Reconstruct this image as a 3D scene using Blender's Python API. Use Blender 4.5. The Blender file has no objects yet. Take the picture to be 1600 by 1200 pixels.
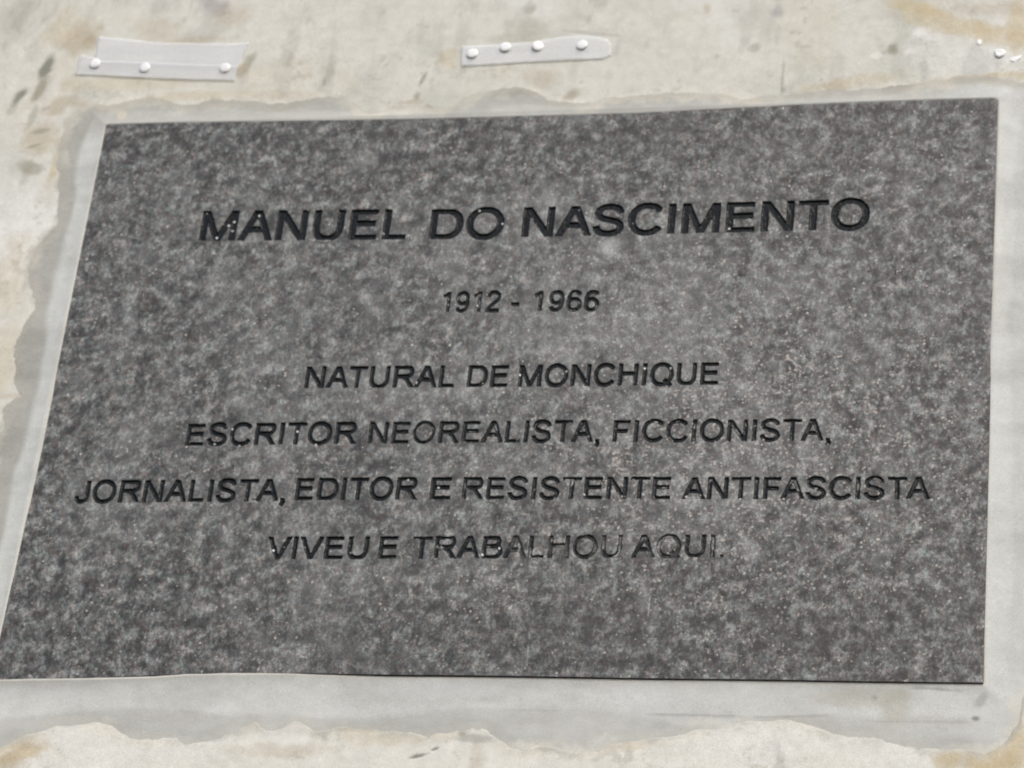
import bpy, bmesh, math
import numpy as np
from mathutils import Matrix, Vector

sc = bpy.context.scene
C = sc.collection
R = math.radians
rng = np.random.default_rng(7)

# ------------------------------------------------------------------ camera
# The plaque is a 0.70 x 0.50 m slab on a wall in the XZ plane (the wall looks towards -Y), centre 3 m up.
ZC = 3.0
PW, PH = 0.70, 0.50
FACE = 0.0032                      # how far the polished face stands off the cement
px4 = [(166, 195), (1559.5, 153.5), (1535.5, 1066.5), (-14, 1061.5)]
uv4 = [(0, 1), (1, 1), (1, 0), (0, 0)]
A = []
for (u, v), (x, y) in zip(uv4, px4):
    X, Y = x - 800, 600 - y
    A.append([u, v, 1, 0, 0, 0, -X*u, -X*v, -X]); A.append([0, 0, 0, u, v, 1, -Y*u, -Y*v, -Y])
h = np.linalg.svd(np.array(A, float))[2][-1].reshape(3, 3)
if h[2, 2] < 0: h = -h
FPX = 5374.0
a, b, c = [np.array([k[0]/FPX, k[1]/FPX, k[2]]) for k in h.T]
s = PW/np.linalg.norm(a)
PHr = float(np.linalg.norm(b)*s)
flip = np.diag([1, 1, -1.0])       # camera looks along -Z
r1, r2 = flip @ a/np.linalg.norm(a), flip @ b/np.linalg.norm(b)
r2 = r2 - r1*(r1 @ r2); r2 /= np.linalg.norm(r2)
ry = np.cross(r2, r1)              # image of world +Y
Rcw = np.column_stack([r1, ry, r2])
t_bl = flip @ c*s                  # bottom-left corner of the face in camera space
BL = np.array([-PW/2, -FACE, ZC - PHr/2])
CAM = BL - Rcw.T @ t_bl
cam_d = bpy.data.cameras.new('camera')
cam = bpy.data.objects.new('camera', cam_d); C.objects.link(cam)
M = Matrix.Identity(4)
for i in range(3):
    for j in range(3): M[i][j] = float(Rcw.T[i, j])
    M[i][3] = float(CAM[i])
cam.matrix_world = M
cam_d.sensor_width = 36; cam_d.lens = 36*FPX/1600
cam_d.clip_start = 0.05; cam_d.clip_end = 100
cam_d.dof.use_dof = True
cam_d.dof.focus_distance = 2.36
cam_d.dof.aperture_fstop = 10.0
sc.camera = cam
sc.render.resolution_x, sc.render.resolution_y = 1024, 768

# ------------------------------------------------------------------ light
SUN_EL, SUN_AZ = 46, 30            # azimuth measured from straight in front of the wall, to its right
w = bpy.data.worlds.new("World"); sc.world = w; w.use_nodes = True
nt = w.node_tree; nt.nodes.clear()
sky = nt.nodes.new('ShaderNodeTexSky'); sky.sky_type = 'NISHITA'; sky.sun_disc = False
sky.sun_elevation = R(SUN_EL); sky.sun_rotation = R(180 - SUN_AZ)
sky.air_density = 1.0; sky.dust_density = 3.5; sky.ozone_density = 1.0
bg = nt.nodes.new('ShaderNodeBackground'); bg.inputs['Strength'].default_value = 0.13
wo = nt.nodes.new('ShaderNodeOutputWorld')
nt.links.new(sky.outputs[0], bg.inputs[0]); nt.links.new(bg.outputs[0], wo.inputs[0])
sl = bpy.data.lights.new('sun', 'SUN'); sl.energy = .75; sl.angle = R(12); sl.color = (1, .975, .93)
so = bpy.data.objects.new('sun', sl); C.objects.link(so)
d = Vector((math.sin(R(SUN_AZ))*math.cos(R(SUN_EL)), -math.cos(R(SUN_AZ))*math.cos(R(SUN_EL)), math.sin(R(SUN_EL))))
so.rotation_euler = d.to_track_quat('Z', 'Y').to_euler(); so.location = (1, -4, 7)
sc.view_settings.view_transform = 'Standard'; sc.view_settings.look = 'None'
sc.view_settings.exposure = 0.66; sc.view_settings.gamma = 1
sc.cycles.filter_width = 2.0

# ------------------------------------------------------------------ helpers
def at(x, y, n=0.0):
    """point of the wall plane that stands n metres proud, seen at photo pixel x, y -> (X, Z relative to the plaque centre)"""
    dv = np.stack([(np.asarray(x, float) - 800)/FPX, (600 - np.asarray(y, float))/FPX, -np.ones_like(np.asarray(x, float))], -1) @ Rcw
    t = (-n - CAM[1])/dv[..., 1]
    return CAM[0] + t*dv[..., 0], CAM[2] + t*dv[..., 2] - ZC

def P(pts, n=0.0):
    p = np.array(pts, float); X, Z = at(p[:, 0], p[:, 1], n)
    return np.stack([X, Z], 1)

def hash2(ix, iy, seed):
    ix = ix.astype(np.int64) & 0xFFFFFFFF; iy = iy.astype(np.int64) & 0xFFFFFFFF
    v = (ix*374761393 + iy*668265263 + seed*2246822519) & 0xFFFFFFFF
    v = ((v ^ (v >> 13))*1274126177) & 0xFFFFFFFF
    v = v ^ (v >> 16)
    return (v & 0xFFFFFF)/float(0xFFFFFF)

def vnoise(x, y, seed=0):
    ix, iy = np.floor(x), np.floor(y); fx, fy = x - ix, y - iy
    fx, fy = fx*fx*(3-2*fx), fy*fy*(3-2*fy)
    n00, n10 = hash2(ix, iy, seed), hash2(ix+1, iy, seed)
    n01, n11 = hash2(ix, iy+1, seed), hash2(ix+1, iy+1, seed)
    return (n00*(1-fx)+n10*fx)*(1-fy) + (n01*(1-fx)+n11*fx)*fy

def fbm(x, y, scale, octv=4, seed=0, rough=.5):
    """about -1..1; scale in cycles per metre"""
    o = 0; amp = 1; tot = 0
    for k in range(octv):
        o = o + amp*(vnoise(x*scale+17.3*k, y*scale-9.1*k, seed+k*31)*2-1); tot += amp
        amp *= rough; scale *= 2.03
    return o/tot*1.6

def sstep(e0, e1, x):
    t = np.clip((x-e0)/(e1-e0), 0, 1); return t*t*(3-2*t)

def seg_d(X, Y, p, q):
    px, py = X-p[0], Y-p[1]; dx, dy = q[0]-p[0], q[1]-p[1]
    t = np.clip((px*dx+py*dy)/(dx*dx+dy*dy+1e-18), 0, 1)
    return np.hypot(px-dx*t, py-dy*t)

def poly_sdf(X, Y, pts):
    """signed distance to a closed polygon, negative inside"""
    dmin = np.full(X.shape, 1e9); inside = np.zeros(X.shape, bool)
    n = len(pts)
    for i in range(n):
        p, q = pts[i], pts[(i+1) % n]
        dmin = np.minimum(dmin, seg_d(X, Y, p, q))
        c1 = (p[1] > Y) != (q[1] > Y)
        xs = (q[0]-p[0])*(Y-p[1])/((q[1]-p[1]) if q[1] != p[1] else 1e-12) + p[0]
        inside ^= c1 & (X < xs)
    return np.where(inside, -dmin, dmin)

def grid_faces(mask, nx):
    j, i = np.nonzero(mask)
    a = j*nx+i
    return np.stack([a, a+1, a+nx+1, a+nx], 1)

def mesh_from(name, V, F, mat, smooth=True, attrs=None):
    used, inv = np.unique(F.ravel(), return_inverse=True)
    V = V[used]; F = inv.reshape(F.shape)
    me = bpy.data.meshes.new(name)
    me.vertices.add(len(V)); me.vertices.foreach_set('co', V.astype(np.float32).ravel())
    me.loops.add(F.size); me.loops.foreach_set('vertex_index', F.ravel().astype(np.int32))
    me.polygons.add(len(F))
    me.polygons.foreach_set('loop_start', np.arange(0, F.size, F.shape[1], dtype=np.int32))
    me.polygons.foreach_set('use_smooth', np.full(len(F), smooth))
    me.update(calc_edges=True); me.validate()
    if attrs:
        for k, arr in attrs.items():
            at_ = me.color_attributes.new(k, 'FLOAT_COLOR', 'POINT')
            at_.data.foreach_set('color', arr[used].astype(np.float32).ravel())
    me.materials.append(mat)
    return me

def link(name, me, parent=None, loc=(0, 0, 0)):
    o = bpy.data.objects.new(name, me); C.objects.link(o); o.location = loc
    if parent: o.parent = parent
    return o

def tag(o, label, cat, group=None):
    o['label'] = label; o['category'] = cat
    if group: o['group'] = group
    return o

# ------------------------------------------------------------------ materials
class NT:
    def __init__(s, name):
        s.m = bpy.data.materials.new(name); s.m.use_nodes = True; s.t = s.m.node_tree; s.t.nodes.clear()
        s.out = s.n('ShaderNodeOutputMaterial'); s.b = s.n('ShaderNodeBsdfPrincipled')
        s.l(s.b.outputs[0], s.out.inputs[0]); s.tc = s.n('ShaderNodeTexCoord')
    def n(s, k, **kw):
        x = s.t.nodes.new(k)
        for a_, v in kw.items(): setattr(x, a_, v)
        return x
    def l(s, a_, b_): s.t.links.new(a_, b_)
    def mapping(s, scale=(1, 1, 1), rot=(0, 0, 0), src=None):
        m = s.n('ShaderNodeMapping'); m.inputs['Scale'].default_value = scale; m.inputs['Rotation'].default_value = rot
        s.l(src or s.tc.outputs['Object'], m.inputs['Vector']); return m.outputs[0]
    def noise(s, scale, detail=4, rough=.55, vec=None, dist=0):
        x = s.n('ShaderNodeTexNoise'); x.inputs['Scale'].default_value = scale
        x.inputs['Detail'].default_value = detail; x.inputs['Roughness'].default_value = rough
        x.inputs['Distortion'].default_value = dist
        s.l(vec or s.tc.outputs['Object'], x.inputs['Vector']); return x
    def voro(s, scale, vec=None, feature='F1', rand=1):
        x = s.n('ShaderNodeTexVoronoi', feature=feature); x.inputs['Scale'].default_value = scale
        x.inputs['Randomness'].default_value = rand
        s.l(vec or s.tc.outputs['Object'], x.inputs['Vector']); return x
    def ramp(s, fac, stops, interp='LINEAR'):
        x = s.n('ShaderNodeValToRGB'); cr = x.color_ramp; cr.interpolation = interp
        while len(cr.elements) > len(stops): cr.elements.remove(cr.elements[-1])
        while len(cr.elements) < len(stops): cr.elements.new(1)
        for e, (p, col) in zip(cr.elements, stops):
            e.position = p
            e.color = (col, col, col, 1) if not hasattr(col, '__len__') else (*col, 1)
        s.l(fac, x.inputs[0]); return x.outputs[0]
    def mix(s, fac, a_, b_, mode='MIX'):
        x = s.n('ShaderNodeMix', data_type='RGBA', blend_type=mode); x.clamp_result = False
        for i, v in ((0, fac), (6, a_), (7, b_)):
            if isinstance(v, (int, float)): x.inputs[i].default_value = v if i == 0 else (v, v, v, 1)
            elif isinstance(v, tuple): x.inputs[i].default_value = (*v, 1)
            else: s.l(v, x.inputs[i])
        return x.outputs[2]
    def math(s, op, a_, b_=0.0, clamp=False):
        x = s.n('ShaderNodeMath', operation=op); x.use_clamp = clamp
        for i, v in ((0, a_), (1, b_)):
            if isinstance(v, (int, float)): x.inputs[i].default_value = v
            else: s.l(v, x.inputs[i])
        return x.outputs[0]
    def bump(s, height, dist, strength=1.0, normal=None):
        x = s.n('ShaderNodeBump'); x.inputs['Distance'].default_value = dist; x.inputs['Strength'].default_value = strength
        s.l(height, x.inputs['Height'])
        if normal: s.l(normal, x.inputs['Normal'])
        return x.outputs[0]

def stone_colour(k):
    """mottled grey granite: mid-grey ground, dark and brown clots, pale flecks, crystal glints put into the colour, a pale film"""
    ob = k.tc.outputs['Object']
    warp = k.noise(60, 3, .6)
    wv = k.n('ShaderNodeVectorMath', operation='MULTIPLY_ADD')
    k.l(warp.outputs['Color'], wv.inputs[0]); wv.inputs[1].default_value = (.005, .005, .005); k.l(ob, wv.inputs[2])
    v = wv.outputs[0]
    tilt = k.mapping((1.25, 1, .8), (0, R(28), 0), v)
    n1 = k.noise(300, 6, .80, tilt)
    n2 = k.noise(92, 4, .62, v)
    base = k.ramp(k.math('ADD', k.math('MULTIPLY', n1.outputs[0], .50), k.math('MULTIPLY', n2.outputs[0], .50)),
                  [(.395, (.014, .013, .012)), (.455, (.042, .041, .039)), (.505, (.098, .098, .096)), (.55, (.180, .183, .182)), (.62, (.33, .33, .325))])
    cell = k.voro(300, tilt)
    tint = k.ramp(k.n_sep(cell.outputs['Color']), [(0, (1.22, .99, .9)), (.3, (1.04, 1.03, .96)), (.5, (.92, 1.0, .99)), (.75, (.99, 1.0, 1.02)), (1, (.88, 1.03, 1.0))], 'LINEAR')
    col = k.mix(.5, base, tint, 'MULTIPLY')
    col = k.mix(1, col, (1.0, 1.035, 1.02), 'MULTIPLY')
    hn = k.noise(130, 3, .6, v)
    col = k.mix(1, col, k.ramp(k.n_sep(hn.outputs['Color']), [(.38, (.96, 1.01, .985)), (.5, (1, 1, 1)), (.62, (1.06, .99, .97))]), 'MULTIPLY')
    # brown-red mica clots
    nb = k.noise(190, 4, .65, k.mapping((1, 1, 1), (0, R(-20), 0), v))
    col = k.mix(k.math('MULTIPLY', k.ramp(nb.outputs[0], [(.54, 0), (.62, 1)]), .55), col, (.072, .048, .038))
    # dark biotite grains
    nd = k.noise(190, 3, .7, k.mapping((1, 1, 1), (0, R(50), 0), v))
    col = k.mix(k.math('MULTIPLY', k.ramp(nd.outputs[0], [(.34, 1), (.43, 0)]), .7), col, (.030, .031, .031))
    # attribute: r = pale film, g = density of flecks and painted glints, b = darker patches, a unused
    at_ = k.n('ShaderNodeAttribute', attribute_name='wear'); sep = k.n('ShaderNodeSeparateColor'); k.l(at_.outputs['Color'], sep.inputs[0])
    nf = k.noise(330, 2, .5, v); nf2 = k.noise(40, 2, .5, v)
    fl = k.math('ADD', nf.outputs[0], k.math('MULTIPLY', k.math('SUBTRACT', sep.outputs[1], .5), .14))
    fl = k.math('ADD', fl, k.math('MULTIPLY', k.math('SUBTRACT', nf2.outputs[0], .5), .25))
    col = k.mix(k.math('MULTIPLY', k.ramp(fl, [(.68, 0), (.75, 1)]), .62), col, (.46, .425, .385))
    vs = k.voro(420, v); vr = k.n_sep(vs.outputs['Color'])
    thr = k.math('SUBTRACT', 1.0, k.math('MULTIPLY', k.math('MULTIPLY', sep.outputs[1], k.ramp(k.noise(55, 3, .6).outputs[0], [(.42, .05), (.60, 1)])), .21))
    sp = k.math('MULTIPLY', k.math('GREATER_THAN', vr, thr), k.ramp(vs.outputs['Distance'], [(.22, 1), (.55, 0)]))  # crisp specks: crystal glints painted into the stone colour
    col = k.mix(k.math('MULTIPLY', sp, k.ramp(k.noise(500, 1).outputs[0], [(.35, .15), (.65, .8)])), col, (.60, .56, .49))
    col = k.mix(k.math('MULTIPLY', sep.outputs[2], .62), col, (.030, .027, .024))
    dn = k.noise(110, 4, .65, k.mapping((1.3, 1, .6)))
    pale_film = k.math('MULTIPLY', sep.outputs[0], k.ramp(dn.outputs[0], [(.32, .5), (.62, 1)]))
    col = k.mix(pale_film, col, (.375, .385, .375))
    return col, n1.outputs[0], sep

def n_sep(s, colsock):
    x = s.n('ShaderNodeSeparateColor'); s.l(colsock, x.inputs[0]); return x.outputs[0]
NT.n_sep = n_sep

k = NT('granite'); col, hgt, sep = stone_colour(k)
gn = k.noise(620, 3, .7)
col = k.mix(1.0, col, k.ramp(gn.outputs[0], [(.34, .66), (.5, 1), (.66, 1.36)]), 'MULTIPLY')
k.l(col, k.b.inputs['Base Color'])
k.b.inputs['Specular IOR Level'].default_value = .45
k.l(k.ramp(k.noise(90, 4, .6).outputs[0], [(.3, .42), (.7, .62)]), k.b.inputs['Roughness'])
k.l(k.bump(k.noise(420, 3, .6).outputs[0], .0004, .5), k.b.inputs['Normal'])
GRANITE = k.m

k = NT('granite_sawn_edge')
k.l(k.ramp(k.noise(260, 4, .6).outputs[0], [(.3, (.02, .021, .023)), (.7, (.09, .09, .095))]), k.b.inputs['Base Color'])
k.b.inputs['Roughness'].default_value = .7
EDGE = k.m

def enamel(name, wear):
    k = NT(name)
    nz = k.noise(260, 4, .7)
    nz2 = k.noise(70, 2, .5)
    f = k.ramp(k.math('ADD', k.math('MULTIPLY', nz.outputs[0], .6), k.math('MULTIPLY', nz2.outputs[0], .4)), [(.60-wear*.16, 0), (.68-wear*.10, 1)])
    gv = k.voro(260); glint = k.math('MULTIPLY', k.math('GREATER_THAN', k.n_sep(gv.outputs['Color']), .962), k.ramp(gv.outputs['Distance'], [(.16, 1), (.30, 0)]))  # small white dots painted into the enamel colour as glints
    k.l(k.mix(glint, k.mix(k.math('MULTIPLY', f, .15+wear*.45), (.008, .0095, .009), (.09, .09, .088)), (.75, .76, .74)), k.b.inputs['Base Color'])
    k.l(k.ramp(f, [(0, .08+wear*.1), (1, .5)]), k.b.inputs['Roughness'])
    k.b.inputs['Specular IOR Level'].default_value = .16
    k.l(k.bump(k.noise(360, 2, .5).outputs[0], .0011, .7), k.b.inputs['Normal'])
    return k.m
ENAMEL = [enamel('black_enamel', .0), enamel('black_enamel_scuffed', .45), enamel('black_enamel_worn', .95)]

def wall_mat(name, fine, bumpd, rough=.9):
    k = NT(name)
    a_ = k.n('ShaderNodeAttribute', attribute_name='colour')
    n1 = k.noise(fine, 4, .6); n2 = k.noise(900, 2, .5); n3 = k.noise(1250, 2, .7)
    col = k.mix(1, a_.outputs['Color'], k.ramp(n1.outputs[0], [(.3, (.93, .925, .91)), (.7, (1.05, 1.05, 1.05))]), 'MULTIPLY')
    col = k.mix(1, col, k.ramp(n2.outputs[0], [(.3, .94), (.7, 1.05)]), 'MULTIPLY')
    col = k.mix(1, col, k.ramp(n3.outputs[0], [(.3, (.86, .88, .86)), (.7, (1.13, 1.12, 1.13))]), 'MULTIPLY')
    k.l(col, k.b.inputs['Base Color']); k.b.inputs['Roughness'].default_value = rough
    k.b.inputs['Specular IOR Level'].default_value = .2
    k.l(k.bump(k.math('ADD', k.noise(fine*1.6, 5, .65).outputs[0], k.math('MULTIPLY', n2.outputs[0], .3)), bumpd, .6), k.b.inputs['Normal'])
    return k.m
PLASTER = wall_mat('lime_plaster', 120, .00035)
CEMENT = wall_mat('grey_cement', 60, .0002, .85)

def tape_mat(name, c):
    k = NT(name)
    k.l(k.mix(1, k.ramp(k.noise(45, 3, .6, k.mapping((.4, 1, 2.5))).outputs[0], [(.3, tuple(v*.9 for v in c)), (.7, c)]), k.ramp(k.noise(1250, 2, .7).outputs[0], [(.3, .88), (.7, 1.12)]), 'MULTIPLY'), k.b.inputs['Base Color'])
    k.b.inputs['Roughness'].default_value = .5; k.b.inputs['Alpha'].default_value = .36
    return k.m
TAPE = tape_mat('translucent_plastic_film', (.90, .92, .93))
TAPE2 = tape_mat('translucent_tape', (.86, .88, .89))
k = NT('white_plastic'); k.b.inputs['Base Color'].default_value = (.86, .87, .86, 1); k.b.inputs['Roughness'].default_value = .35
k.l(k.ramp(k.noise(300, 3).outputs[0], [(.3, (.80, .81, .80)), (.7, (.88, .89, .88))]), k.b.inputs['Base Color'])
WHITE = k.m
k = NT('limewash_flake'); k.l(k.ramp(k.noise(300, 3).outputs[0], [(.3, (.66, .65, .60)), (.7, (.76, .75, .71))]), k.b.inputs['Base Color']); k.b.inputs['Roughness'].default_value = .9
FLAKE = k.m
k = NT('pin_steel'); k.b.inputs['Base Color'].default_value = (.5, .5, .5, 1); k.b.inputs['Metallic'].default_value = 1; k.b.inputs['Roughness'].default_value = .35
STEEL = k.m

# ------------------------------------------------------------------ the wall: plaster coat with a cement bed round the plaque
bed_px = [(109,191),(125,178),(147,169),(172,170),(200,164),(237,158),(262,162),(281,170),(306,170),(331,162),(369,161),(394,166),(422,170),(460,168),
 (500,158),(531,158),(547,169),(562,178),(568,186),(590,184),(609,176),(656,172),(694,175),(719,166),(750,150),(781,144),(812,143),(837,150),(856,162),(891,168),
 (931,170),(947,161),(1000,156),(1050,152),(1100,153),(1131,156),(1156,161),(1181,161),(1231,154),(1287,147),(1331,148),(1366,143),(1412,140),(1475,133),(1500,127),
 (1537,128),(1569,131),(1600,133),(1640,142),(1652,300),(1640,600),(1648,880),(1625,1000),(1604,1074),(1592,1100),(1589,1130),(1570,1160),(1540,1175),(1502,1171),
 (1457,1167),(1412,1164),(1386,1158),(1379,1152),(1326,1149),(1292,1141),(1262,1132),(1236,1123),(1169,1124),(1120,1136),(1075,1145),(1019,1154),(969,1160),(916,1169),
 (891,1173),(859,1166),(837,1166),(816,1175),(797,1169),(775,1153),(759,1145),(744,1137),(716,1139),(700,1145),(656,1147),(603,1140),(541,1137),(495,1140),(461,1125),
 (439,1138),(418,1139),(400,1129),(375,1140),(326,1159),(300,1159),(277,1153),(240,1155),(202,1149),(180,1138),(161,1127),(131,1127),(86,1131),(49,1144),(22,1155),
 (0,1168),(-60,1190),(-110,1120),(-95,980),(-60,820),(-25,740),(0,690),(10,673),(13,640),(27,627),(41,620),(32,607),(27,583),(33,540),(43,507),(60,487),(62,467),
 (50,447),(45,423),(53,397),(67,377),(97,353),(97,320),(100,300),(94,281),(100,270),(91,262),(94,231),(103,212)]
BED = P(bed_px)

def bed_sdf(X, Z):
    return poly_sdf(X, Z, BED) + fbm(X, Z, 70, 4, 5)*.0018 + fbm(X, Z, 420, 2, 9)*.00015

def axis(fa, fb, step, lo, hi):
    fine = np.arange(fa, fb+1e-9, step)
    out = []; v = fb; st = step
    while v < hi: st *= 1.35; v += st; out.append(min(v, hi))
    lef = []; v = fa; st = step
    while v > lo: st *= 1.35; v -= st; lef.append(max(v, lo))
    return np.array(lef[::-1]+list(fine)+out)

# stains on the plaster: (px, py, half length, half width (photo px), angle deg from horizontal, colour, strength)
olive, brown, grey, ochre, dark = (.30, .29, .23), (.43, .365, .26), (.42, .42, .39), (.54, .45, .28), (.20, .20, .17)
stains = [(72,105,24,9,105,dark,.75),(62,140,26,8,108,olive,.75),(50,185,22,6,100,olive,.4),(30,152,17,8,125,dark,.75),(20,172,10,6,120,olive,.3),(46,262,10,22,80,olive,.55),(40,275,20,8,95,olive,.3),
 (125,58,34,26,50,brown,.55),(95,45,35,28,60,ochre,.3),(140,66,14,12,0,brown,.5),(80,172,22,12,10,brown,.5),(62,215,32,26,20,brown,.45),(65,205,16,4,10,olive,.55),(55,228,16,3,15,olive,.55),
 (110,160,36,10,-10,brown,.4),(72,170,7,4,20,olive,.6),(386,102,20,9,115,olive,.6),(378,110,10,8,100,brown,.5),(440,75,5,2,80,grey,.4),
 (250,5,14,16,90,grey,.6),(335,8,34,14,-30,(.36,.34,.33),.65),(245,45,40,22,-10,brown,.25),(330,45,30,24,60,grey,.35),(365,25,22,30,90,brown,.3),(300,65,60,8,5,brown,.35),
 (515,110,6,22,0,olive,.35),(507,128,3,9,0,olive,.5),(575,25,20,30,0,grey,.2),(660,125,14,3,110,dark,.5),(652,150,8,6,90,olive,.6),(640,160,22,5,5,brown,.45),(672,168,8,3,-30,olive,.6),
 (822,45,36,20,0,(.47,.46,.40),.65),(815,60,44,10,3,(.47,.46,.40),.6),(828,12,10,10,40,olive,.45),(780,12,8,18,90,grey,.25),(700,92,18,16,0,ochre,.3),(893,150,14,11,40,(.40,.36,.30),.7),(845,122,30,16,0,brown,.3),
 (965,72,6,16,-10,grey,.4),(925,52,40,3,-8,grey,.45),(1212,20,14,12,60,(.38,.37,.37),.6),(1215,55,6,20,0,grey,.3),(1180,75,9,8,40,olive,.4),(1223,120,3,30,0,olive,.4),(1224,142,4,5,0,dark,.3),
 (1104,14,6,8,0,brown,.4),(1165,20,30,24,0,grey,.15),(1393,76,9,8,50,olive,.65),(1390,82,14,5,0,olive,.3),(1444,110,6,18,0,grey,.35),
 (1430,10,50,12,-18,ochre,.55),(1480,35,80,16,-16,ochre,.45),(1560,55,70,18,-10,ochre,.4),(1590,50,14,50,0,ochre,.5),(1550,15,60,14,0,brown,.3),(1560,122,90,9,2,ochre,.5),(1330,128,70,10,8,ochre,.3),
 (1290,140,30,12,5,brown,.35),(1120,165,80,6,0,brown,.25),(20,1178,44,14,15,ochre,.6),(45,1160,30,12,0,brown,.5),(5,1190,30,20,0,brown,.5),(745,1155,5,30,92,grey,.7),(747,1135,5,6,0,dark,.5),(744,1180,10,24,0,brown,.3),
 (655,1181,14,2.5,12,dark,.85),(680,1170,6,2,20,dark,.7),(722,1146,6,4,0,olive,.6),(980,1148,9,22,10,(.45,.40,.36),.8),(975,1135,7,5,0,grey,.8),(850,1170,16,3,-30,brown,.7),
 (903,1155,28,8,0,brown,.45),(960,1166,70,6,3,ochre,.4),(1218,1180,7,30,15,grey,.45),(590,1136,90,6,2,brown,.55),(600,1150,90,14,0,ochre,.25),(430,1172,70,9,0,brown,.35),(395,1128,22,10,0,brown,.3),
 (1560,1165,30,50,-40,ochre,.6),(1530,1185,60,16,0,brown,.45),(1480,1190,16,16,0,ochre,.5),(1585,1120,8,40,-15,brown,.4),(1575,1190,60,30,0,ochre,.45),
 (15,430,30,60,0,ochre,.25),(10,560,24,60,0,ochre,.25),(20,620,20,5,0,brown,.4),(12,690,8,20,0,ochre,.5),(60,560,8,20,0,ochre,.2),(86,255,6,40,0,ochre,.5),(80,300,20,30,0,brown,.2),(50,20,60,40,0,grey,.2),(20,30,30,50,0,olive,.15),
 (200,130,120,14,0,ochre,.25),(300,150,100,8,0,ochre,.3),(450,150,60,10,0,brown,.25)]
white = (.74, .735, .70)
stains += [(1436,52,12,9,20,white,.7),(1371,87,9,6,0,white,.65),(1419,81,12,5,20,white,.6),(921,91,9,4,-35,white,.8),(1575,88,30,10,-8,white,.25),(80,150,10,40,-10,white,.25),(300,1160,200,20,0,white,.2),(470,1150,26,10,10,white,.5),(1200,1160,120,20,0,white,.3),(90,1150,30,12,20,white,.4)]
def blob(X, Z, x, y, ra, rb, ang, warp=.35, soft=.55, seed=3):
    (cx,), (cz,) = at([x], [y]); sx = PW/1470.; sz = sx*1.16
    dx, dz = (X-cx)/sx, (Z-cz)/sz
    m = (abs(dx) < 2.2*(ra+rb)) & (abs(dz) < 2.2*(ra+rb))
    out = np.zeros(X.shape); ca, sa = math.cos(R(ang)), math.sin(R(ang))
    dx, dz = dx[m], dz[m]
    u, v = (dx*ca+dz*sa)/ra, (-dx*sa+dz*ca)/rb
    wv = fbm(X[m], Z[m], 110, 4, seed+int(x))*warp
    out[m] = 1-sstep(1-soft, 1+soft, np.hypot(u, v)+wv)
    return out

def plaster_shade(X, Z):
    base = np.empty(X.shape+(4,)); base[..., 3] = 1
    big = fbm(X, Z, 7, 4, 11); mid = fbm(X, Z, 28, 4, 12); fine = fbm(X, Z, 110, 3, 13); sm = fbm(X*1.8, Z*.7, 16, 4, 14)
    c0 = np.array([.600, .590, .530]); c1 = np.array([.505, .500, .445]); c2 = np.array([.670, .668, .630])
    f1 = sstep(-.1, .9, mid*.7+sm*.5)[..., None]; f2 = sstep(.0, .9, big+mid*.3)[..., None]
    col = c0*(1-f1)+c1*f1; col = col*(1-f2)+c2*f2
    y_ = sstep(.15, .8, fbm(X, Z, 20, 4, 21))[..., None]*.35
    col = col*(1-y_)+np.array([.55, .515, .41])*y_
    g_ = (sstep(.25, .8, fbm(X*2.2, Z*.8, 26, 4, 22))*sstep(.19, .23, Z))[..., None]*.34
    col = col*(1-g_)+np.array([.40, .39, .355])*g_
    bt = sstep(-.26, -.29, Z)[..., None]*.6; col = col*(1-bt)+np.array([.70, .69, .635])*bt
    col = col*np.array([1.035, 1.045, 1.055])
    col = col*(1+.03*fine[..., None])
    sp = (sstep(.55, .9, fbm(X, Z, 210, 3, 24)*.7+fbm(X, Z, 30, 2, 25)*.5))[..., None]*.35; col = col*(1-sp)+np.array([.36, .34, .28])*sp
    return base, col

# plaster coat ----------------------------------------------------------
gx = axis(-.475, .475, .0010, -1.6, 1.6); gz = axis(-.405, .345, .0010, -1.5, 1.5)
X, Z = np.meshgrid(gx, gz); nx = len(gx)
sd = bed_sdf(X, Z)
core = (X > -.34) & (X < .34) & (Z > -.24) & (Z < .24)
lip = .00022 + .00012*fbm(X, Z, 40, 3, 31)
edge_w = .0030 + .0016*fbm(X, Z, 60, 2, 33)
H = lip*sstep(-.0003, np.maximum(edge_w, .0015), sd) - .0022*sstep(.0006, -.0024, sd)
out = sstep(0, .01, sd)
H = H + out*(.0004*fbm(X, Z, 9, 3, 34) + .00010*fbm(X, Z, 90, 3, 35))
H = H + .00015*np.exp(-((sd-.004)/.003)**2)*np.clip(fbm(X, Z, 50, 3, 36)+.3, 0, 1)
base, col = plaster_shade(X, Z)
for q in stains:
    q = q[:4]+((180-q[4] if q[4] > 90 else q[4]),)+q[5:]
    f = (blob(X, Z, *q[:5], soft=.48)*min(q[6]*1.2, .85))[..., None]
    col = col*(1-f) + np.array(q[5])*f
    if q[5] is dark: H = H - .0006*f[..., 0]
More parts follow.
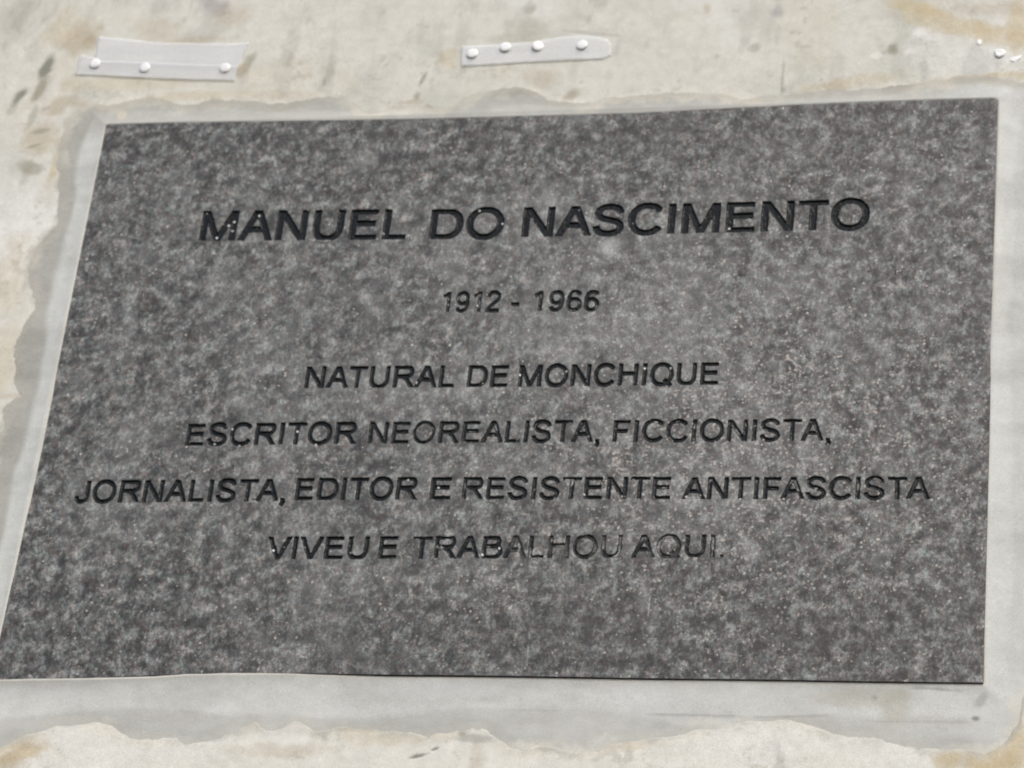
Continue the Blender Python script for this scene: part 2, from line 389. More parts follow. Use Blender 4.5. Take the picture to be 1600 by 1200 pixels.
# bright fresh broken edges of limewash next to the bed, darker brown line along the lip
f = (np.exp(-((sd-.0050)/.0035)**2)*np.clip(fbm(X, Z, 45, 3, 37)*1.2+.1, 0, .7))[..., None]
col = col*(1-f)+np.array([.70, .675, .60])*f
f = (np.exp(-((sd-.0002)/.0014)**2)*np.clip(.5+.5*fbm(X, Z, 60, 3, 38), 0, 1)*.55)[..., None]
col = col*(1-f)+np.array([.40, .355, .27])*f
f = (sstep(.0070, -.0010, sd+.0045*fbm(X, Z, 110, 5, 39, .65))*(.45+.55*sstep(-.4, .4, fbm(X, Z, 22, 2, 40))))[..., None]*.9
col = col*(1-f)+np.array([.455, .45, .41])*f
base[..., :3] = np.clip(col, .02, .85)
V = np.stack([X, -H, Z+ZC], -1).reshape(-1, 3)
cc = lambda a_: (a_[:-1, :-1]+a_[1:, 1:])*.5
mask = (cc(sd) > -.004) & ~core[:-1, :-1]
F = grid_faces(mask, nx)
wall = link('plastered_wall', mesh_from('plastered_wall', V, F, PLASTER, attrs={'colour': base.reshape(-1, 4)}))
tag(wall, 'cream lime plaster wall with olive and ochre stains, broken away around the stone plaque', 'wall')

_bx = P([(x, 1060) for x in (0,150,240,300,450,600,750,850,1000,1225,1350,1535)], FACE)[:, 0]
_bp = np.array([0,3,7,9.5,11,9,8.2,7,5,3.2,1.5,0])*PW/1470.*1.14
def bow(x): return np.interp(x, _bx, _bp)

# cement bed --------------------------------------------------------------
# edge of the stone left uncovered by the cement
vis = P([(166,195),(250,192.7),(500,189),(620,187),(750,184),(1000,177.5),(1100,172),(1300,162),(1470,155.5),(1553,153.5),(1559.5,158),(1554,330),(1548,500),(1541,720),(1536.5,900),(1536,1066.5),
  (1300,1063.5),(1225,1062),(1000,1060),(850,1057),(750,1056),(600,1054.5),(450,1051.5),(350,1051.5),(292,1053),(240,1057),(150,1059),(0,1061),(-12,1061.5),(0,998),(22,900),(67,700),(105,500),(146,300)], FACE)
gx = np.arange(-.475, .47501, .0010); gz = np.arange(-.405, .34501, .0010)
X, Z = np.meshgrid(gx, gz); nx = len(gx)
sdb = bed_sdf(X, Z)
sdv = poly_sdf(X, Z, vis)           # > 0 outside the bare stone
# how high the cement comes up the stone: laps over it left, top and bottom left, stays low bottom right
low = sstep(-.16, -.05, X)*sstep(-.20, -.235, Z)
lowr = sstep(.30, .335, X)*sstep(.05, -.15, Z)*.75
lo = np.clip(np.maximum(low, lowr), 0, 1)
rim = (FACE+.00022)*(1-lo) + .0018*lo
fall = .011 + .004*fbm(X, Z, 9, 2, 41)
sdr = np.maximum(np.abs(X)-PW/2, np.maximum(Z-PHr/2, -(Z-bow(X))-PHr/2))-.0012
Hc = rim*np.exp(-np.clip(sdr, 0, 1)/fall) + (.0002*fbm(X, Z, 22, 3, 42) + .00010*fbm(X, Z, 120, 3, 43))*sstep(-.001, .008, sdv)
Hc = Hc - .0016*sstep(.0006, -.0012, sdv)*(1-lo) - .002*sstep(.0008, -.002, sdv)*lo
base = np.ones(X.shape+(4,))
c_in, c_out = np.array([.585, .602, .580]), np.array([.405, .408, .378])
# smooth trowelled strip beside the stone, darker tone further out
width = .0135 + .006*fbm(X, Z, 12, 3, 44) + .012*sstep(-.24, -.27, Z)
f = sstep(width, width+.006, sdv)[..., None]
f = f*(1-.75*sstep(.33, .36, X))[..., None]
top = sstep(.235, .255, Z)[..., None]
f = np.clip(f + top*.80*(1-sstep(.30, .36, X))[..., None], 0, 1)
f = f*(1-.45*sstep(-.24, -.26, Z))[..., None]
col = c_in*(1-f)+c_out*f
m = sstep(-.3, .8, fbm(X*.6, Z*1.8, 24, 4, 45))[..., None]; col = col*(1-.13*m)
m = (sstep(.0035, .0008, sdv)*(1-top[..., 0])*(.5+.5*vnoise(X*90, Z*90, 4)))[..., None]*.35
col = col*(1-m)+np.array([.56, .50, .38])*m
m = (sstep(-.0085, .0, sdb+.0055*fbm(X, Z, 90, 5, 48, .68))*(.25+.75*sstep(-.3, .4, fbm(X, Z, 16, 2, 49))))[..., None]*.8
bot = sstep(-.24, -.26, Z)[..., None]
col = col*(1-m)+(np.array([.58, .56, .49])*(1-bot)+np.array([.66, .645, .58])*bot)*m
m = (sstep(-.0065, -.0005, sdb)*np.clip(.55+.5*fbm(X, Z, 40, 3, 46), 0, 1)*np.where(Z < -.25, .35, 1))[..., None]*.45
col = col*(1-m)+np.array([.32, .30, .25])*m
m = (sstep(-.005, -.012, sdb)*sstep(-.262, -.275, Z))[..., None]*.25; col = col*(1-m)+np.array([.60, .60, .59])*m
for q in [(1524,1124,5,3,0,dark,.8),(1534,1095,10,6,50,(.3,.3,.28),.5),(1400,1105,30,18,60,(.42,.40,.33),.5),(1470,1079,22,2,-4,dark,.45),(1435,1077,10,1.5,0,dark,.4),(1366,1092,4,3,0,dark,.4),
          (1340,1090,60,12,0,(.42,.39,.32),.4),(192,183,8,7,60,(.62,.56,.46),.7),(1100,1118,70,1.6,-1,(.28,.28,.27),.55),(1230,1120,60,1.5,2,(.3,.3,.28),.5),(1450,1128,70,1.6,0,(.33,.33,.31),.4),
          (850,1110,50,1.6,0,(.35,.35,.33),.35),(480,1055,70,3,0,(.35,.32,.26),.3),(100,1085,90,10,0,(.6,.6,.59),.4),(60,440,18,28,10,(.36,.35,.33),.5),(40,560,10,30,0,(.36,.35,.33),.4),
          (25,655,12,14,0,(.38,.37,.34),.5),(1620,170,50,20,0,(.56,.56,.55),.5),(1010,1090,60,14,0,(.6,.6,.6),.4),(700,1080,90,10,0,(.6,.6,.6),.35)]:
    f = (blob(X, Z, *q[:5])*q[6])[..., None]; col = col*(1-f)+np.array(q[5])*f
    if q[5] is dark: Hc = Hc - .0005*f[..., 0]
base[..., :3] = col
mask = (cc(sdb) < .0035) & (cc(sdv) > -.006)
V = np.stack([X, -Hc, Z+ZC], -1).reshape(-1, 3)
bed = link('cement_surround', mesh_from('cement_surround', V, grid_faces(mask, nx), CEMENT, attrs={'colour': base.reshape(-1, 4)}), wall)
bed['label'] = 'smooth grey cement trowelled around the plaque with a ragged outer edge'

# ------------------------------------------------------------------ lettering (units: 1/1000 em, cap height 716)
CAP = 716.
def arc(cx, cy, rx, ry, a0, a1, n=16, p=2.25):
    o = []
    for i in range(n+1):
        t = R(a0+(a1-a0)*i/n); ct, st = math.cos(t), math.sin(t)
        o.append((cx+rx*math.copysign(abs(ct)**(2/p), ct), cy+ry*math.copysign(abs(st)**(2/p), st)))
    return o
G = {  # advance, strokes (polylines of centre lines), clip to cap height?
 'M': (833, [[(124,-90),(124,800)],[(709,-90),(709,800)],[(118,740),(416,10)],[(416,10),(715,740)]], True),
 'A': (667, [[(345,760),(38,-50)],[(322,760),(629,-50)],[(150,262),(517,262)]], True),
 'N': (722, [[(125,-90),(125,800)],[(597,-90),(597,800)],[(115,735),(607,-19)]], True),
 'U': (722, [[(126,800),(126,300)]+arc(361,290,235,254,180,360)+[(596,300),(596,800)]], True),
 'E': (667, [[(127,-90),(127,800)],[(127,670),(600,670)],[(127,385),(570,385)],[(127,45),(612,45)]], True),
 'F': (611, [[(127,-90),(127,800)],[(127,670),(566,670)],[(127,352),(510,352)]], True),
 'L': (556, [[(122,-90),(122,800)],[(122,45),(522,45)]], True),
 'D': (722, [[(127,-90),(127,800)],[(127,670),(330,670)]+arc(335,358,292,312,90,-90,18,2.3)+[(127,46)]], True),
 'O': (778, [arc(388,358,293,324,0,360,32,2.1)], False),
 'Q': (778, [arc(388,358,293,324,0,360,32,2.1),[(455,205),(700,-22)]], False),
 'C': (722, [arc(388,358,292,324,35,325,28,2.1)], False),
 'S': (667, [[(92,225),(108,140),(170,75),(260,40),(350,36),(450,55),(525,105),(560,180),(540,262),(470,320),(350,358),(230,395),(145,445),(112,520),(130,600),(200,655),(290,682),(370,680),(460,655),(525,600),(552,515)]], False),
 'I': (278, [[(139,-90),(139,800)]], True),
 'T': (611, [[(18,670),(593,670)],[(306,-90),(306,800)]], True),
 'R': (722, [[(128,-90),(128,800)],[(128,670),(430,670)]+arc(440,520,170,150,90,-90,12,2.3)+[(128,370)],[(350,365),(470,270),(680,-60)]], True),
 'B': (667, [[(122,-90),(122,800)],[(122,670),(370,670)]+arc(375,531,150,139,90,-90,12,2.3)+[(122,392)],[(122,392),(390,392)]+arc(400,219,180,173,90,-90,12,2.3)+[(122,46)]], True),
 'H': (722, [[(127,-90),(127,800)],[(595,-90),(595,800)],[(127,392),(595,392)]], True),
 'J': (500, [[(376,800),(376,210)]+arc(226,205,150,168,0,-180,14,2.1)], True),
 'V': (667, [[(35,760),(345,-40)],[(632,760),(322,-40)]], True),
 '1': (556, [[(322,-90),(322,800)],[(335,690),(240,600),(110,535)]], True),
 '9': (556, [arc(268,478,180,192,0,360,24,2.1),[(455,440),(446,250),(400,110),(320,42),(225,38),(140,75),(95,165)]], False),
 '6': (556, [arc(286,232,180,192,0,360,24,2.1),[(99,270),(108,460),(154,600),(234,668),(329,672),(414,635),(459,545)]], False),
 '2': (556, [[(75,505),(95,600),(170,665),(270,680),(380,660),(448,590),(450,500),(400,400),(290,290),(150,180),(70,70),(60,42),(508,42)]], False),
 '-': (333, [[(30,262),(305,262)]], False),
 ',': (278, [[(139,-2),(139,100)],[(160,20),(155,-60),(100,-140)]], False),
 '.': (278, [[(139,-2),(139,100)]], False)}

def glyph_sdf(ch, gx_, gy_, w_):
    """signed distance in em units on arrays gx_, gy_"""
    adv, strokes, clip = G[ch]
    dm = np.full(gx_.shape, 1e9)
    for st in strokes:
        n = len(st)-1; closed = math.hypot(st[0][0]-st[-1][0], st[0][1]-st[-1][1]) < 1
        for i in range(n):
            d_ = seg_d(gx_, gy_, st[i], st[i+1]) - w_/2
            if not closed:
                ux, uy = st[i+1][0]-st[i][0], st[i+1][1]-st[i][1]; L_ = math.hypot(ux, uy); ux /= L_; uy /= L_
                if i == 0: d_ = np.maximum(d_, -((gx_-st[i][0])*ux+(gy_-st[i][1])*uy))
                if i == n-1: d_ = np.maximum(d_, (gx_-st[i+1][0])*ux+(gy_-st[i+1][1])*uy)
            dm = np.minimum(dm, d_)
    if clip:
        dm = np.maximum(dm, gy_-CAP)
        dm = np.maximum(dm, -gy_) if ch != 'J' else dm
    return dm

# words: text, left edge and right edge of the ink on the baseline in the photo, baseline y left/right, cap height px, wear class, sdf noise
words = [('MANUEL',311,633,376.5,374,47,0,.10),('DO',670,783,374,372.5,47,0,.10),('NASCIMENTO',815,1356,370.5,358,47,0,.10),
 ('1912',689,779.5,487.5,487,32,1,.12),('-',796,810,487,487,32,1,.12),('1966',832,934,486.5,485.5,32,1,.12),
 ('NATURAL',475,708,606.5,605,34,0,.12),('DE',729,792,605,604.5,34,0,.12),('MONCHIQUE',809,1121.5,604.5,601,34.5,0,.12),
 ('ESCRITOR',289,555,696.5,693.5,34.5,0,.14),('NEOREALISTA,',574,935,693.5,690.5,34.5,1,.15),('FICCIONISTA,',957,1296,690.5,689,34.5,1,.15),
 ('JORNALISTA,',115,443,786,783,35,0,.14),('EDITOR',460,650,782,780.5,35,0,.13),('E',671,703,780.5,780.5,35,0,.12),('RESISTENTE',721,1047,780,780,35,1,.14),('ANTIFASCISTA',1065,1452,780,780,35,1,.17),
 ('VIVEU',415,572,874,873.5,35.5,0,.16),('E',590,619,873.5,873,35.5,1,.16),('TRABALHOU',641,969,873,871.5,35.5,2,.20),('AQUI.',986,1130,871.5,871,35.5,2,.30)]

ST = .00035                              # lattice step on the stone
NXf = int(round(PW/ST)); NXf -= NXf % 8; NZf = int(round(PHr/ST)); NZf -= NZf % 8
lx = np.linspace(-PW/2, PW/2, NXf+1); lz = np.linspace(-PHr/2, PHr/2, NZf+1)
dx_, dz_ = lx[1]-lx[0], lz[1]-lz[0]
SDF = np.full((NZf+1, NXf+1), .01)
letters = []                             # ch, j0, j1, i0, i1, wear
DEPTH = np.full((NZf+1, NXf+1), .0016)
for text, x0, x1, yb0, yb1, cap, wear, jit in words:
    (ax_, bx_), (az_, bz_) = at([x0, x1], [yb0, yb1], FACE)
    xm, ym = (x0+x1)/2, (yb0+yb1)/2
    (c0x, c1x), (c0z, c1z) = at([xm, xm], [ym, ym-cap], FACE)
    em = (c1z-c0z)/CAP                    # metres per unit
    # ink extents of the word in units
    lsb = {'M':75,'A':5,'N':75,'U':78,'E':78,'F':78,'L':75,'D':78,'O':46,'Q':46,'C':48,'S':44,'I':90,'T':18,'R':78,'B':72,'H':78,'J':26,'V':5,'1':105,'9':42,'6':42,'2':28,'-':30,',':85,'.':90}
    rsb = {'M':75,'A':5,'N':75,'U':78,'E':55,'F':45,'L':34,'D':46,'O':46,'Q':46,'C':60,'S':50,'I':90,'T':18,'R':15,'B':38,'H':78,'J':76,'V':5,'1':185,'9':52,'6':42,'2':48,'-':28,',':92,'.':90}
    adv = [G[ch][0] for ch in text]
    kern = {('A','T'):-60,('T','A'):-70,('A','V'):-50,('L','T'):-60,('R','T'):-15,('A',','):-10,('F','A'):-55}
    kv = [kern.get((text[i], text[i+1]), 0)*.6 for i in range(len(text)-1)]+[0]
    ink = sum(adv)+sum(kv)-lsb[text[0]]-rsb[text[-1]]
    hx = math.hypot(bx_-ax_, bz_-az_)/ink  # metres per unit across
    slope = (bz_-az_)/(bx_-ax_)
    pen = -lsb[text[0]]
    wst = 150 if cap > 40 else 148
    for q, ch in enumerate(text):
        ox = ax_ + pen*hx; oz = az_ + slope*(pen*hx) + rng.normal(0, .00008)
        i0 = max(0, int((ox-.003-lx[0])/dx_)); i1 = min(NXf, int((ox+adv[q]*hx+.003-lx[0])/dx_))
        j0 = int((oz-180*em-lz[0])/dz_); j1 = int((oz+800*em-lz[0])/dz_)
        XX, ZZ = np.meshgrid(lx[i0:i1+1], lz[j0:j1+1])
        g_ = glyph_sdf(ch, (XX-ox)/hx, (ZZ-oz-slope*(XX-ox))/em, wst)*em
        wd = .00008*fbm(XX, ZZ, 300, 2, 55) + jit*.0013*fbm(XX, ZZ, 420, 3, 56)
        if ch == 'O' and text.startswith('NEO') : wd = wd + .00042
        if wear == 2: wd = wd + .0006*np.clip(fbm(XX, ZZ, 130, 3, 57)-.15, 0, 1)
        if wear == 1: wd = wd + .00008
        g_ = g_ + wd
        if ch == '.': g_ = g_ + .0003
        sub = SDF[j0:j1+1, i0:i1+1]; np.minimum(sub, g_, out=sub)
        DEPTH[j0:j1+1, i0:i1+1] = {0: .0017, 1: .0013, 2: .0011}[wear] if cap > 40 or wear else .0014
        letters.append((ch, j0, j1, i0, i1, (1 if wear == 2 and q < 4 and len(text) == 9 else wear), g_, wst*em/2))
        pen += adv[q]+kv[q]

def groove(sdf, dep, hw):
    t = np.clip(-sdf/hw, 0, 1); return dep*(1-(1-t)**2.6)
HW = .0013
S = FACE - groove(SDF, DEPTH, HW)
LX, LZ = np.meshgrid(lx, lz)
B = 4
nbz, nbx = NZf//B, NXf//B
mn = np.minimum.reduce([SDF[i:NZf+1-(B-i) or None:1][::B][:nbz] for i in range(B)])
mn = np.minimum.reduce([mn[:, i::B][:, :nbx] for i in range(B)])
fineb = mn < .0004
for p_, q_ in (((829,976),(822,1046)),((1016,925),(1012,972)),((735,860),(790,835)),((50,960),(75,900))):
    a2, b2 = P([p_, q_], FACE); fineb |= seg_d(LX[:-1:B, :-1:B], LZ[:-1:B, :-1:B], a2, b2) < .002
fb = fineb.copy(); fb[1:] |= fineb[:-1]; fb[:-1] |= fineb[1:]; fb[:, 1:] |= fineb[:, :-1]; fb[:, :-1] |= fineb[:, 1:]
fm = np.kron(fb, np.ones((B, B), bool))
# rounded corners: keep the slab rectangular but trim tiny corner cells
F1 = grid_faces(fm, NXf+1)
jj, ii = np.nonzero(~fb); a0 = (jj*B)*(NXf+1)+ii*B
F2 = np.stack([a0, a0+B, a0+B*(NXf+1)+B, a0+B*(NXf+1)], 1)
F = np.concatenate([F1, F2])
# wear attribute: r pale film, smudges and scratches, g flecks and painted glints
def px_mask(x, y, rx, ry): 
    (cx,), (cz,) = at([x], [y], FACE); k_ = PW/1470.
    return np.exp(-(((LX-cx)/(rx*k_))**2+((LZ-cz)/(ry*k_*1.16))**2))
pale_film = .0 + .125*px_mask(800, 600, 560, 300) + .075*px_mask(1000, 520, 380, 260) + .06*fbm(LX, LZ, 12, 4, 61) + .16*fbm(LX*1.3, LZ*.8, 30, 4, 62) + .09*fbm(LX, LZ, 120, 3, 65)  # pale film, stronger towards the middle of the slab
for q in [(953,388,17,14,.6),(1172,856,12,12,.4),(1008,925,12,40,.30),(208,510,8,18,.45),(860,320,14,26,.3),(672,645,12,10,.4),(210,860,10,50,.15),(700,610,60,14,.2),(1120,420,80,60,.08),(365,630,24,8,.25),(890,550,30,20,.2)]:
    pale_film = pale_film + 1.7*q[4]*px_mask(*q[:4])*np.clip(.7+.6*fbm(LX, LZ, 110, 4, 63), 0, 1.4)
for q in [(760,980,160,40,-.14),(1150,985,260,90,-.22),(300,1020,300,50,-.1),(300,220,300,40,-.08),(1300,330,160,80,-.06),(90,1000,100,60,-.08)]:
    pale_film = pale_film + q[4]*px_mask(*q[:4])
for p_, q_, a_ in (((829,976),(822,1046),.55),((1016,925),(1012,972),.5),((640,640),(900,560),.12),((905,230),(860,330),.15),((855,350),(850,560),.15),((965,380),(960,520),.12),((1150,640),(1148,900),.12),((735,860),(790,835),.4),((50,960),(75,900),.35),((100,640),(190,560),.2),((1290,860),(1330,1010),.15),((880,930),(1000,905),.15)):
    a2, b2 = P([p_, q_], FACE); dd = seg_d(LX, LZ, a2, b2)
    pale_film = pale_film + a_*1.3*np.exp(-(dd/(.0006 if a_ > .3 else .0016))**2)*np.clip(.6+fbm(LX, LZ, 260, 3, 66), 0, 1.2)
fleck_and_glint = .30 + .85*px_mask(1180, 690, 330, 260) + .25*px_mask(1300, 280, 200, 120) + .25*px_mask(750, 900, 500, 130) + .2*fbm(LX, LZ, 14, 3, 64)
dark_patch = .55*px_mask(760, 1010, 700, 60)*np.clip(.5+.9*fbm(LX*1.4, LZ*.8, 36, 4, 67), 0, 1.3) + .5*px_mask(1180, 985, 330, 70)*np.clip(.5+.8*fbm(LX, LZ, 60, 4, 68), 0, 1.2) \
    + .45*px_mask(800, 205, 700, 60)*np.clip(.4+.9*fbm(LX, LZ, 40, 4, 69), 0, 1.2) + .30*np.clip(fbm(LX, LZ, 26, 4, 70)-.1, 0, 1) + .6*px_mask(520, 1025, 26, 28)  # darker patches, mostly along the bottom and top
wear_and_glint = np.stack([np.clip(pale_film, 0, .95), np.clip(fleck_and_glint, 0, 1.5), np.clip(dark_patch, 0, 1), np.ones_like(pale_film)], -1).reshape(-1, 4)
LZb = LZ + bow(LX)*sstep(-.212, -PHr/2, LZ)
V = np.stack([LX, -S, LZb+ZC], -1).reshape(-1, 3)

root = bpy.data.objects.new('memorial_plaque', None); C.objects.link(root); root.location = (0, 0, ZC)
tag(root, 'mottled grey granite plaque engraved with black capital lettering, set in grey cement on the wall', 'plaque')
def child(name, me):
    o = link(name, me, root); o.matrix_parent_inverse = root.matrix_world.inverted(); return o
root.matrix_world  # evaluated below
bpy.context.view_layer.update()
V0 = V.copy(); V0[:, 2] -= ZC
slab_face = mesh_from('stone_face', V0, F, GRANITE, attrs={'wear': wear_and_glint})
link('stone_face', slab_face, root)
# slab body: chamfered edge running back into the wall
bm = bmesh.new()
def ring(inset, y):
    hx_, hz_ = PW/2-inset, PHr/2-inset
    pts = [(x_, -hz_+float(bow(x_))) for x_ in np.linspace(-hx_, hx_, 40)] + [(hx_, hz_), (-hx_, hz_)]
    return [bm.verts.new((p_[0], y, p_[1])) for p_ in pts]
rings = [ring(0, -FACE), ring(-.0003, -FACE+.0004), ring(-.0003, .017)]
for a_, b_ in zip(rings[:-1], rings[1:]):
    for i in range(len(a_)): bm.faces.new((a_[i], a_[(i+1) % len(a_)], b_[(i+1) % len(a_)], b_[i]))
bm.faces.new(rings[-1])
bmesh.ops.recalc_face_normals(bm, faces=bm.faces)
me = bpy.data.meshes.new('slab_edge'); bm.to_mesh(me); bm.free(); me.materials.append(EDGE)
link('slab_edge', me, root)

names = {'-': 'dash', ',': 'comma', '.': 'full_stop'}
for ch, j0, j1, i0, i1, wear, g_, hw in letters:
    s_ = g_
    sg = SDF[j0:j1+1, i0:i1+1]
    Sg = S[j0:j1+1, i0:i1+1]
    own = g_ <= sg+1e-7
    E_ = np.where(s_ > 0, FACE-s_*2.0, Sg+np.minimum(.00012, -s_*.5))
    XX, ZZ = np.meshgrid(lx[i0:i1+1], lz[j0:j1+1])
    lost = {0: -1.5, 1: -.55, 2: -.05}[wear]       # paint rubbed out of the middle of the stroke
    E_ = E_ - .0003*sstep(.35, .8, -s_/hw)*sstep(0, .25, fbm(XX, ZZ, 170, 3, 71)+lost)
    Vl = np.stack([XX, -E_, ZZ], -1).reshape(-1, 3)
    mk = s_ < .00040
    mk = mk[:-1, :-1] | mk[1:, 1:] | mk[1:, :-1] | mk[:-1, 1:]
    mk &= cc(own.astype(float)) > .4
    if not mk.any(): continue
    nm = names.get(ch, 'numeral' if ch.isdigit() else 'letter')
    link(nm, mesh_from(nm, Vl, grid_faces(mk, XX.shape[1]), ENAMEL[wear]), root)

# ------------------------------------------------------------------ tape, thumbtacks
def sheet(name, top_px, bot_px, mat, n0, thick=.00003, nu=60, nv=14, seed=1, wav=.00012):
    tp, bp = P(top_px, n0), P(bot_px, n0)
    def res(pl, n):
        dd = np.r_[0, np.cumsum(np.hypot(*np.diff(pl, axis=0).T))]; t = np.linspace(0, dd[-1], n)
        return np.stack([np.interp(t, dd, pl[:, 0]), np.interp(t, dd, pl[:, 1])], 1)
    a_, b_ = res(tp, nu), res(bp, nu); v = np.linspace(0, 1, nv)[:, None, None]
    g = b_[None]*(1-v)+a_[None]*v
    X_, Z_ = g[..., 0], g[..., 1]
    jit = fbm(X_, Z_, 260, 2, seed+3)*.0003; Z_ = Z_+jit
    n_ = n0 + wav*fbm(X_, Z_, 38, 3, seed) + .0002
    cx_, cz_ = X_.mean(), Z_.mean()
    f_ = np.stack([X_-cx_, -n_, Z_-cz_], -1).reshape(-1, 3); b2 = f_.copy(); b2[:, 1] += thick
    idx = np.arange(nu*nv).reshape(nv, nu); N = nu*nv
    fs = grid_faces(np.ones((nv-1, nu-1), bool), nu); fs2 = fs[:, ::-1]+N
    bd = np.r_[idx[0, :], idx[1:, -1], idx[-1, -2::-1], idx[-2:0:-1, 0]]
    nb = np.roll(bd, -1); side = np.stack([bd, bd+N, nb+N, nb], 1)
    me_ = mesh_from(name, np.concatenate([f_, b2]), np.concatenate([fs, fs2, side]), mat)
    return link(name, me_, None, (cx_, 0, ZC+cz_))
o = sheet('plastic_film', [(153,57),(190,60),(240,66),(310,68),(360,68),(389,66)], [(147,100),(200,102),(250,104),(310,106),(340,107),(371,108)], TAPE, .0009, seed=81)
tag(o, 'pale translucent plastic film stuck behind the tape strip that three tacks hold', 'film')
o = sheet('tape_strip', [(126,86.5),(145,88),(158,95),(240,98),(320,101),(372,102)], [(117,116.5),(160,118),(240,122.5),(300,124.5),(366,126)], TAPE2, .0012, seed=82)
tag(o, 'grey tape strip held by three white tacks above the upper left of the plaque', 'tape', 'remnants of tape pinned to the wall')
o = sheet('tape_strip', [(721,72),(775,69),(831,65.5),(880,57),(906,54.5),(930,57),(949,62),(954,68)], [(720,103),(765,101),(812,98),(878,94.5),(915,93),(944,91),(955,86)], TAPE, .0010, seed=83)
tag(o, 'pale curled tape strip held by four white tacks above the middle of the plaque', 'tape', 'remnants of tape pinned to the wall')

def tack_mesh():
    bm = bmesh.new(); prof = [(0, .00105), (.0016, .00102), (.0032, .0009), (.0042, .0006), (.00455, .0003), (.0046, 0), (.0043, -.0004), (.0012, -.0006), (0, -.0006)]
    n = 32; rs = []
    for r_, y_ in prof:
        rs.append([bm.verts.new((0, -y_, 0))] if r_ == 0 else [bm.verts.new((r_*math.cos(2*math.pi*i/n), -y_, r_*math.sin(2*math.pi*i/n))) for i in range(n)])
    for a_, b_ in zip(rs[:-1], rs[1:]):
        for i in range(n):
            j = (i+1) % n
            if len(a_) == 1: bm.faces.new((a_[0], b_[i], b_[j]))
            elif len(b_) == 1: bm.faces.new((a_[i], b_[0], a_[j]))
            else: bm.faces.new((a_[i], b_[i], b_[j], a_[j]))
    bmesh.ops.recalc_face_normals(bm, faces=bm.faces)
    for f_ in bm.faces: f_.smooth = True
    me_ = bpy.data.meshes.new('thumbtack'); bm.to_mesh(me_); bm.free(); me_.materials.append(WHITE); return me_
def pin_mesh():
    bm = bmesh.new(); bmesh.ops.create_cone(bm, segments=8, radius1=.0005, radius2=.0001, depth=.009, matrix=Matrix.Translation((0, .0048, 0)) @ Matrix.Rotation(R(-90), 4, 'X'))
    me_ = bpy.data.meshes.new('pin'); bm.to_mesh(me_); bm.free(); me_.materials.append(STEEL); return me_
TM, PM = tack_mesh(), pin_mesh()
tk = [(148,99.5,'leftmost of the three white tacks on the grey tape strip above the upper left corner'),
      (226,106,'middle of the three white tacks on the grey tape strip above the upper left corner'),
      (351,106.5,'rightmost of the three white tacks on the grey tape strip above the upper left corner'),
      (738,83.5,'leftmost of the four white tacks on the curled tape strip above the plaque'),
      (789.5,73.5,'second from left of four white tacks on the curled strip, at its top edge'),
      (840.5,72,'third from left of four white tacks on the curled tape strip'),
      (909,70,'rightmost of the four white tacks, near the curled end of the tape strip')]
proto = None
for i, (x, y, lab) in enumerate(tk):
    n_ = .0019; (X1,), (Z1,) = at([x], [y], n_)
    if proto is None:
        o = link('thumbtack', TM); p_ = link('pin', PM, o); proto = (o, p_)
    else:
        o = proto[0].copy(); C.objects.link(o); p_ = proto[1].copy(); C.objects.link(p_); p_.parent = o
    o.location = (X1, -n_, ZC+Z1); o.rotation_euler = (rng.normal(0, .09), rng.uniform(0, 3), rng.normal(0, .09))
    tag(o, lab, 'thumbtack', 'white thumbtacks pinning the tape')

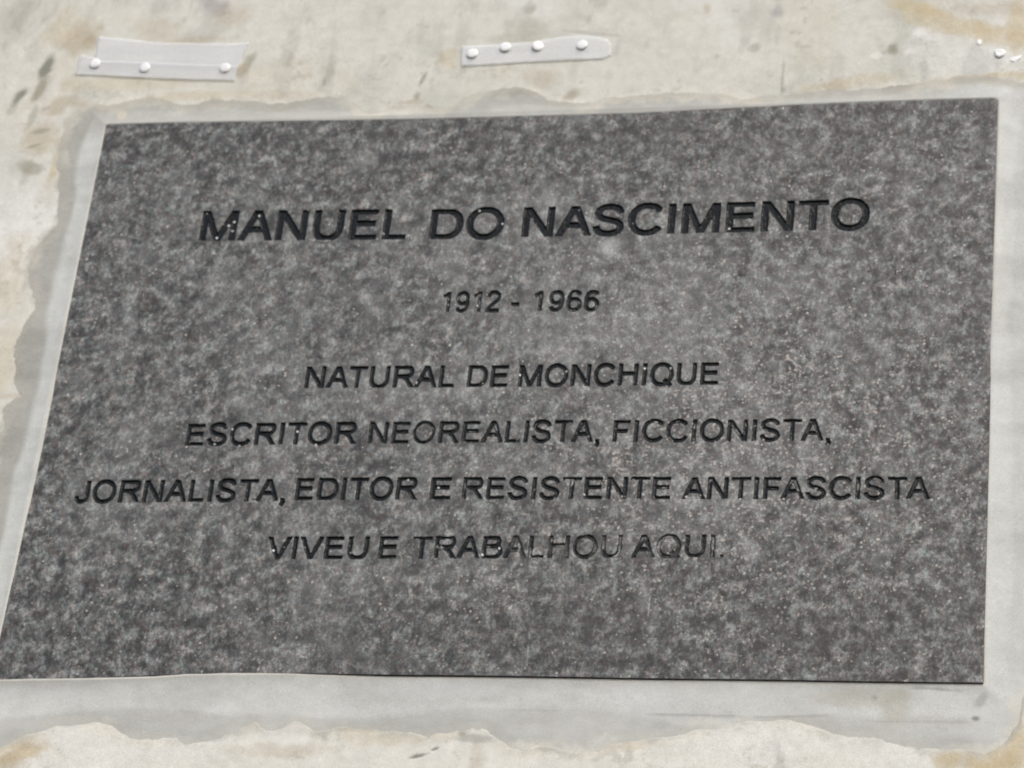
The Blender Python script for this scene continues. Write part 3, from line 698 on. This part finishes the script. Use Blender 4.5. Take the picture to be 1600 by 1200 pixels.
# broken white ring left by a torn-out tack, and paper shreds at the right
bm = bmesh.new(); n = 28
rr = [[], [], [], []]
for i in range(n):
    t = 2*math.pi*i/n; wv = 1+.06*math.sin(3*t+1)+.04*math.sin(7*t)
    for k_, (r_, y_) in enumerate(((.0014, .0006), (.0024, .0009), (.0036, .0007), (.0042, 0))):
        rr[k_].append(bm.verts.new((r_*wv*math.cos(t), -y_, r_*wv*math.sin(t))))
for a_, b_ in ((0, 1), (1, 2), (2, 3)):
    for i in range(n): bm.faces.new((rr[a_][i], rr[a_][(i+1) % n], rr[b_][(i+1) % n], rr[b_][i])).smooth = True
bm.faces.new(rr[0][::-1])
bmesh.ops.recalc_face_normals(bm, faces=bm.faces)
me = bpy.data.meshes.new('wall_plug'); bm.to_mesh(me); bm.free(); me.materials.append(WHITE)
(X1,), (Z1,) = at([1562], [82], .002)
o = link('wall_plug', me, None, (X1, -.0012, ZC+Z1)); tag(o, 'small white plastic ring with hollow centre in the wall above the right corner', 'wall plug')

def chip(x, y, pts, lab, cat='paper scrap', name='paper_scrap', group='white scraps left on the wall'):
    bm = bmesh.new(); sx = PW/1470.*(1 if name == 'paper_scrap' else .75)
    top = [bm.verts.new((px_*sx, -.0001-.0001*((i*7) % 3), -py_*sx*1.16)) for i, (px_, py_) in enumerate(pts)]
    bot = [bm.verts.new((px_*sx*1.04, .0008, -py_*sx*1.2)) for px_, py_ in pts]
    cv = bm.verts.new((0, -.0004, 0)); m_ = len(pts)
    for i in range(m_):
        j = (i+1) % m_; bm.faces.new((cv, top[i], top[j])); bm.faces.new((top[i], bot[i], bot[j], top[j]))
    bmesh.ops.recalc_face_normals(bm, faces=bm.faces)
    me_ = bpy.data.meshes.new(name); bm.to_mesh(me_); bm.free(); me_.materials.append(WHITE if name == 'paper_scrap' else FLAKE)
    (X1,), (Z1,) = at([x], [y], .0015)
    tag(link(name, me_, None, (X1, -.0008, ZC+Z1)), lab, cat, group)
chip(1587, 91, [(-9,-2),(-3,-4),(4,-5),(9,-7),(8,-2),(3,2),(-1,6),(-5,4),(-8,3)], 'torn white scrap right of the hollow white ring at the right edge')
chip(1530, 64.5, [(-4,-2),(0,-5),(4,-2),(4,3),(0,5),(-3,3)], 'tiny white speck of paper left of the hollow white ring')
print('tris', sum(sum(len(p.vertices)-2 for p in o.data.polygons) for o in C.objects if o.type == 'MESH'), 'objects', len(C.objects))
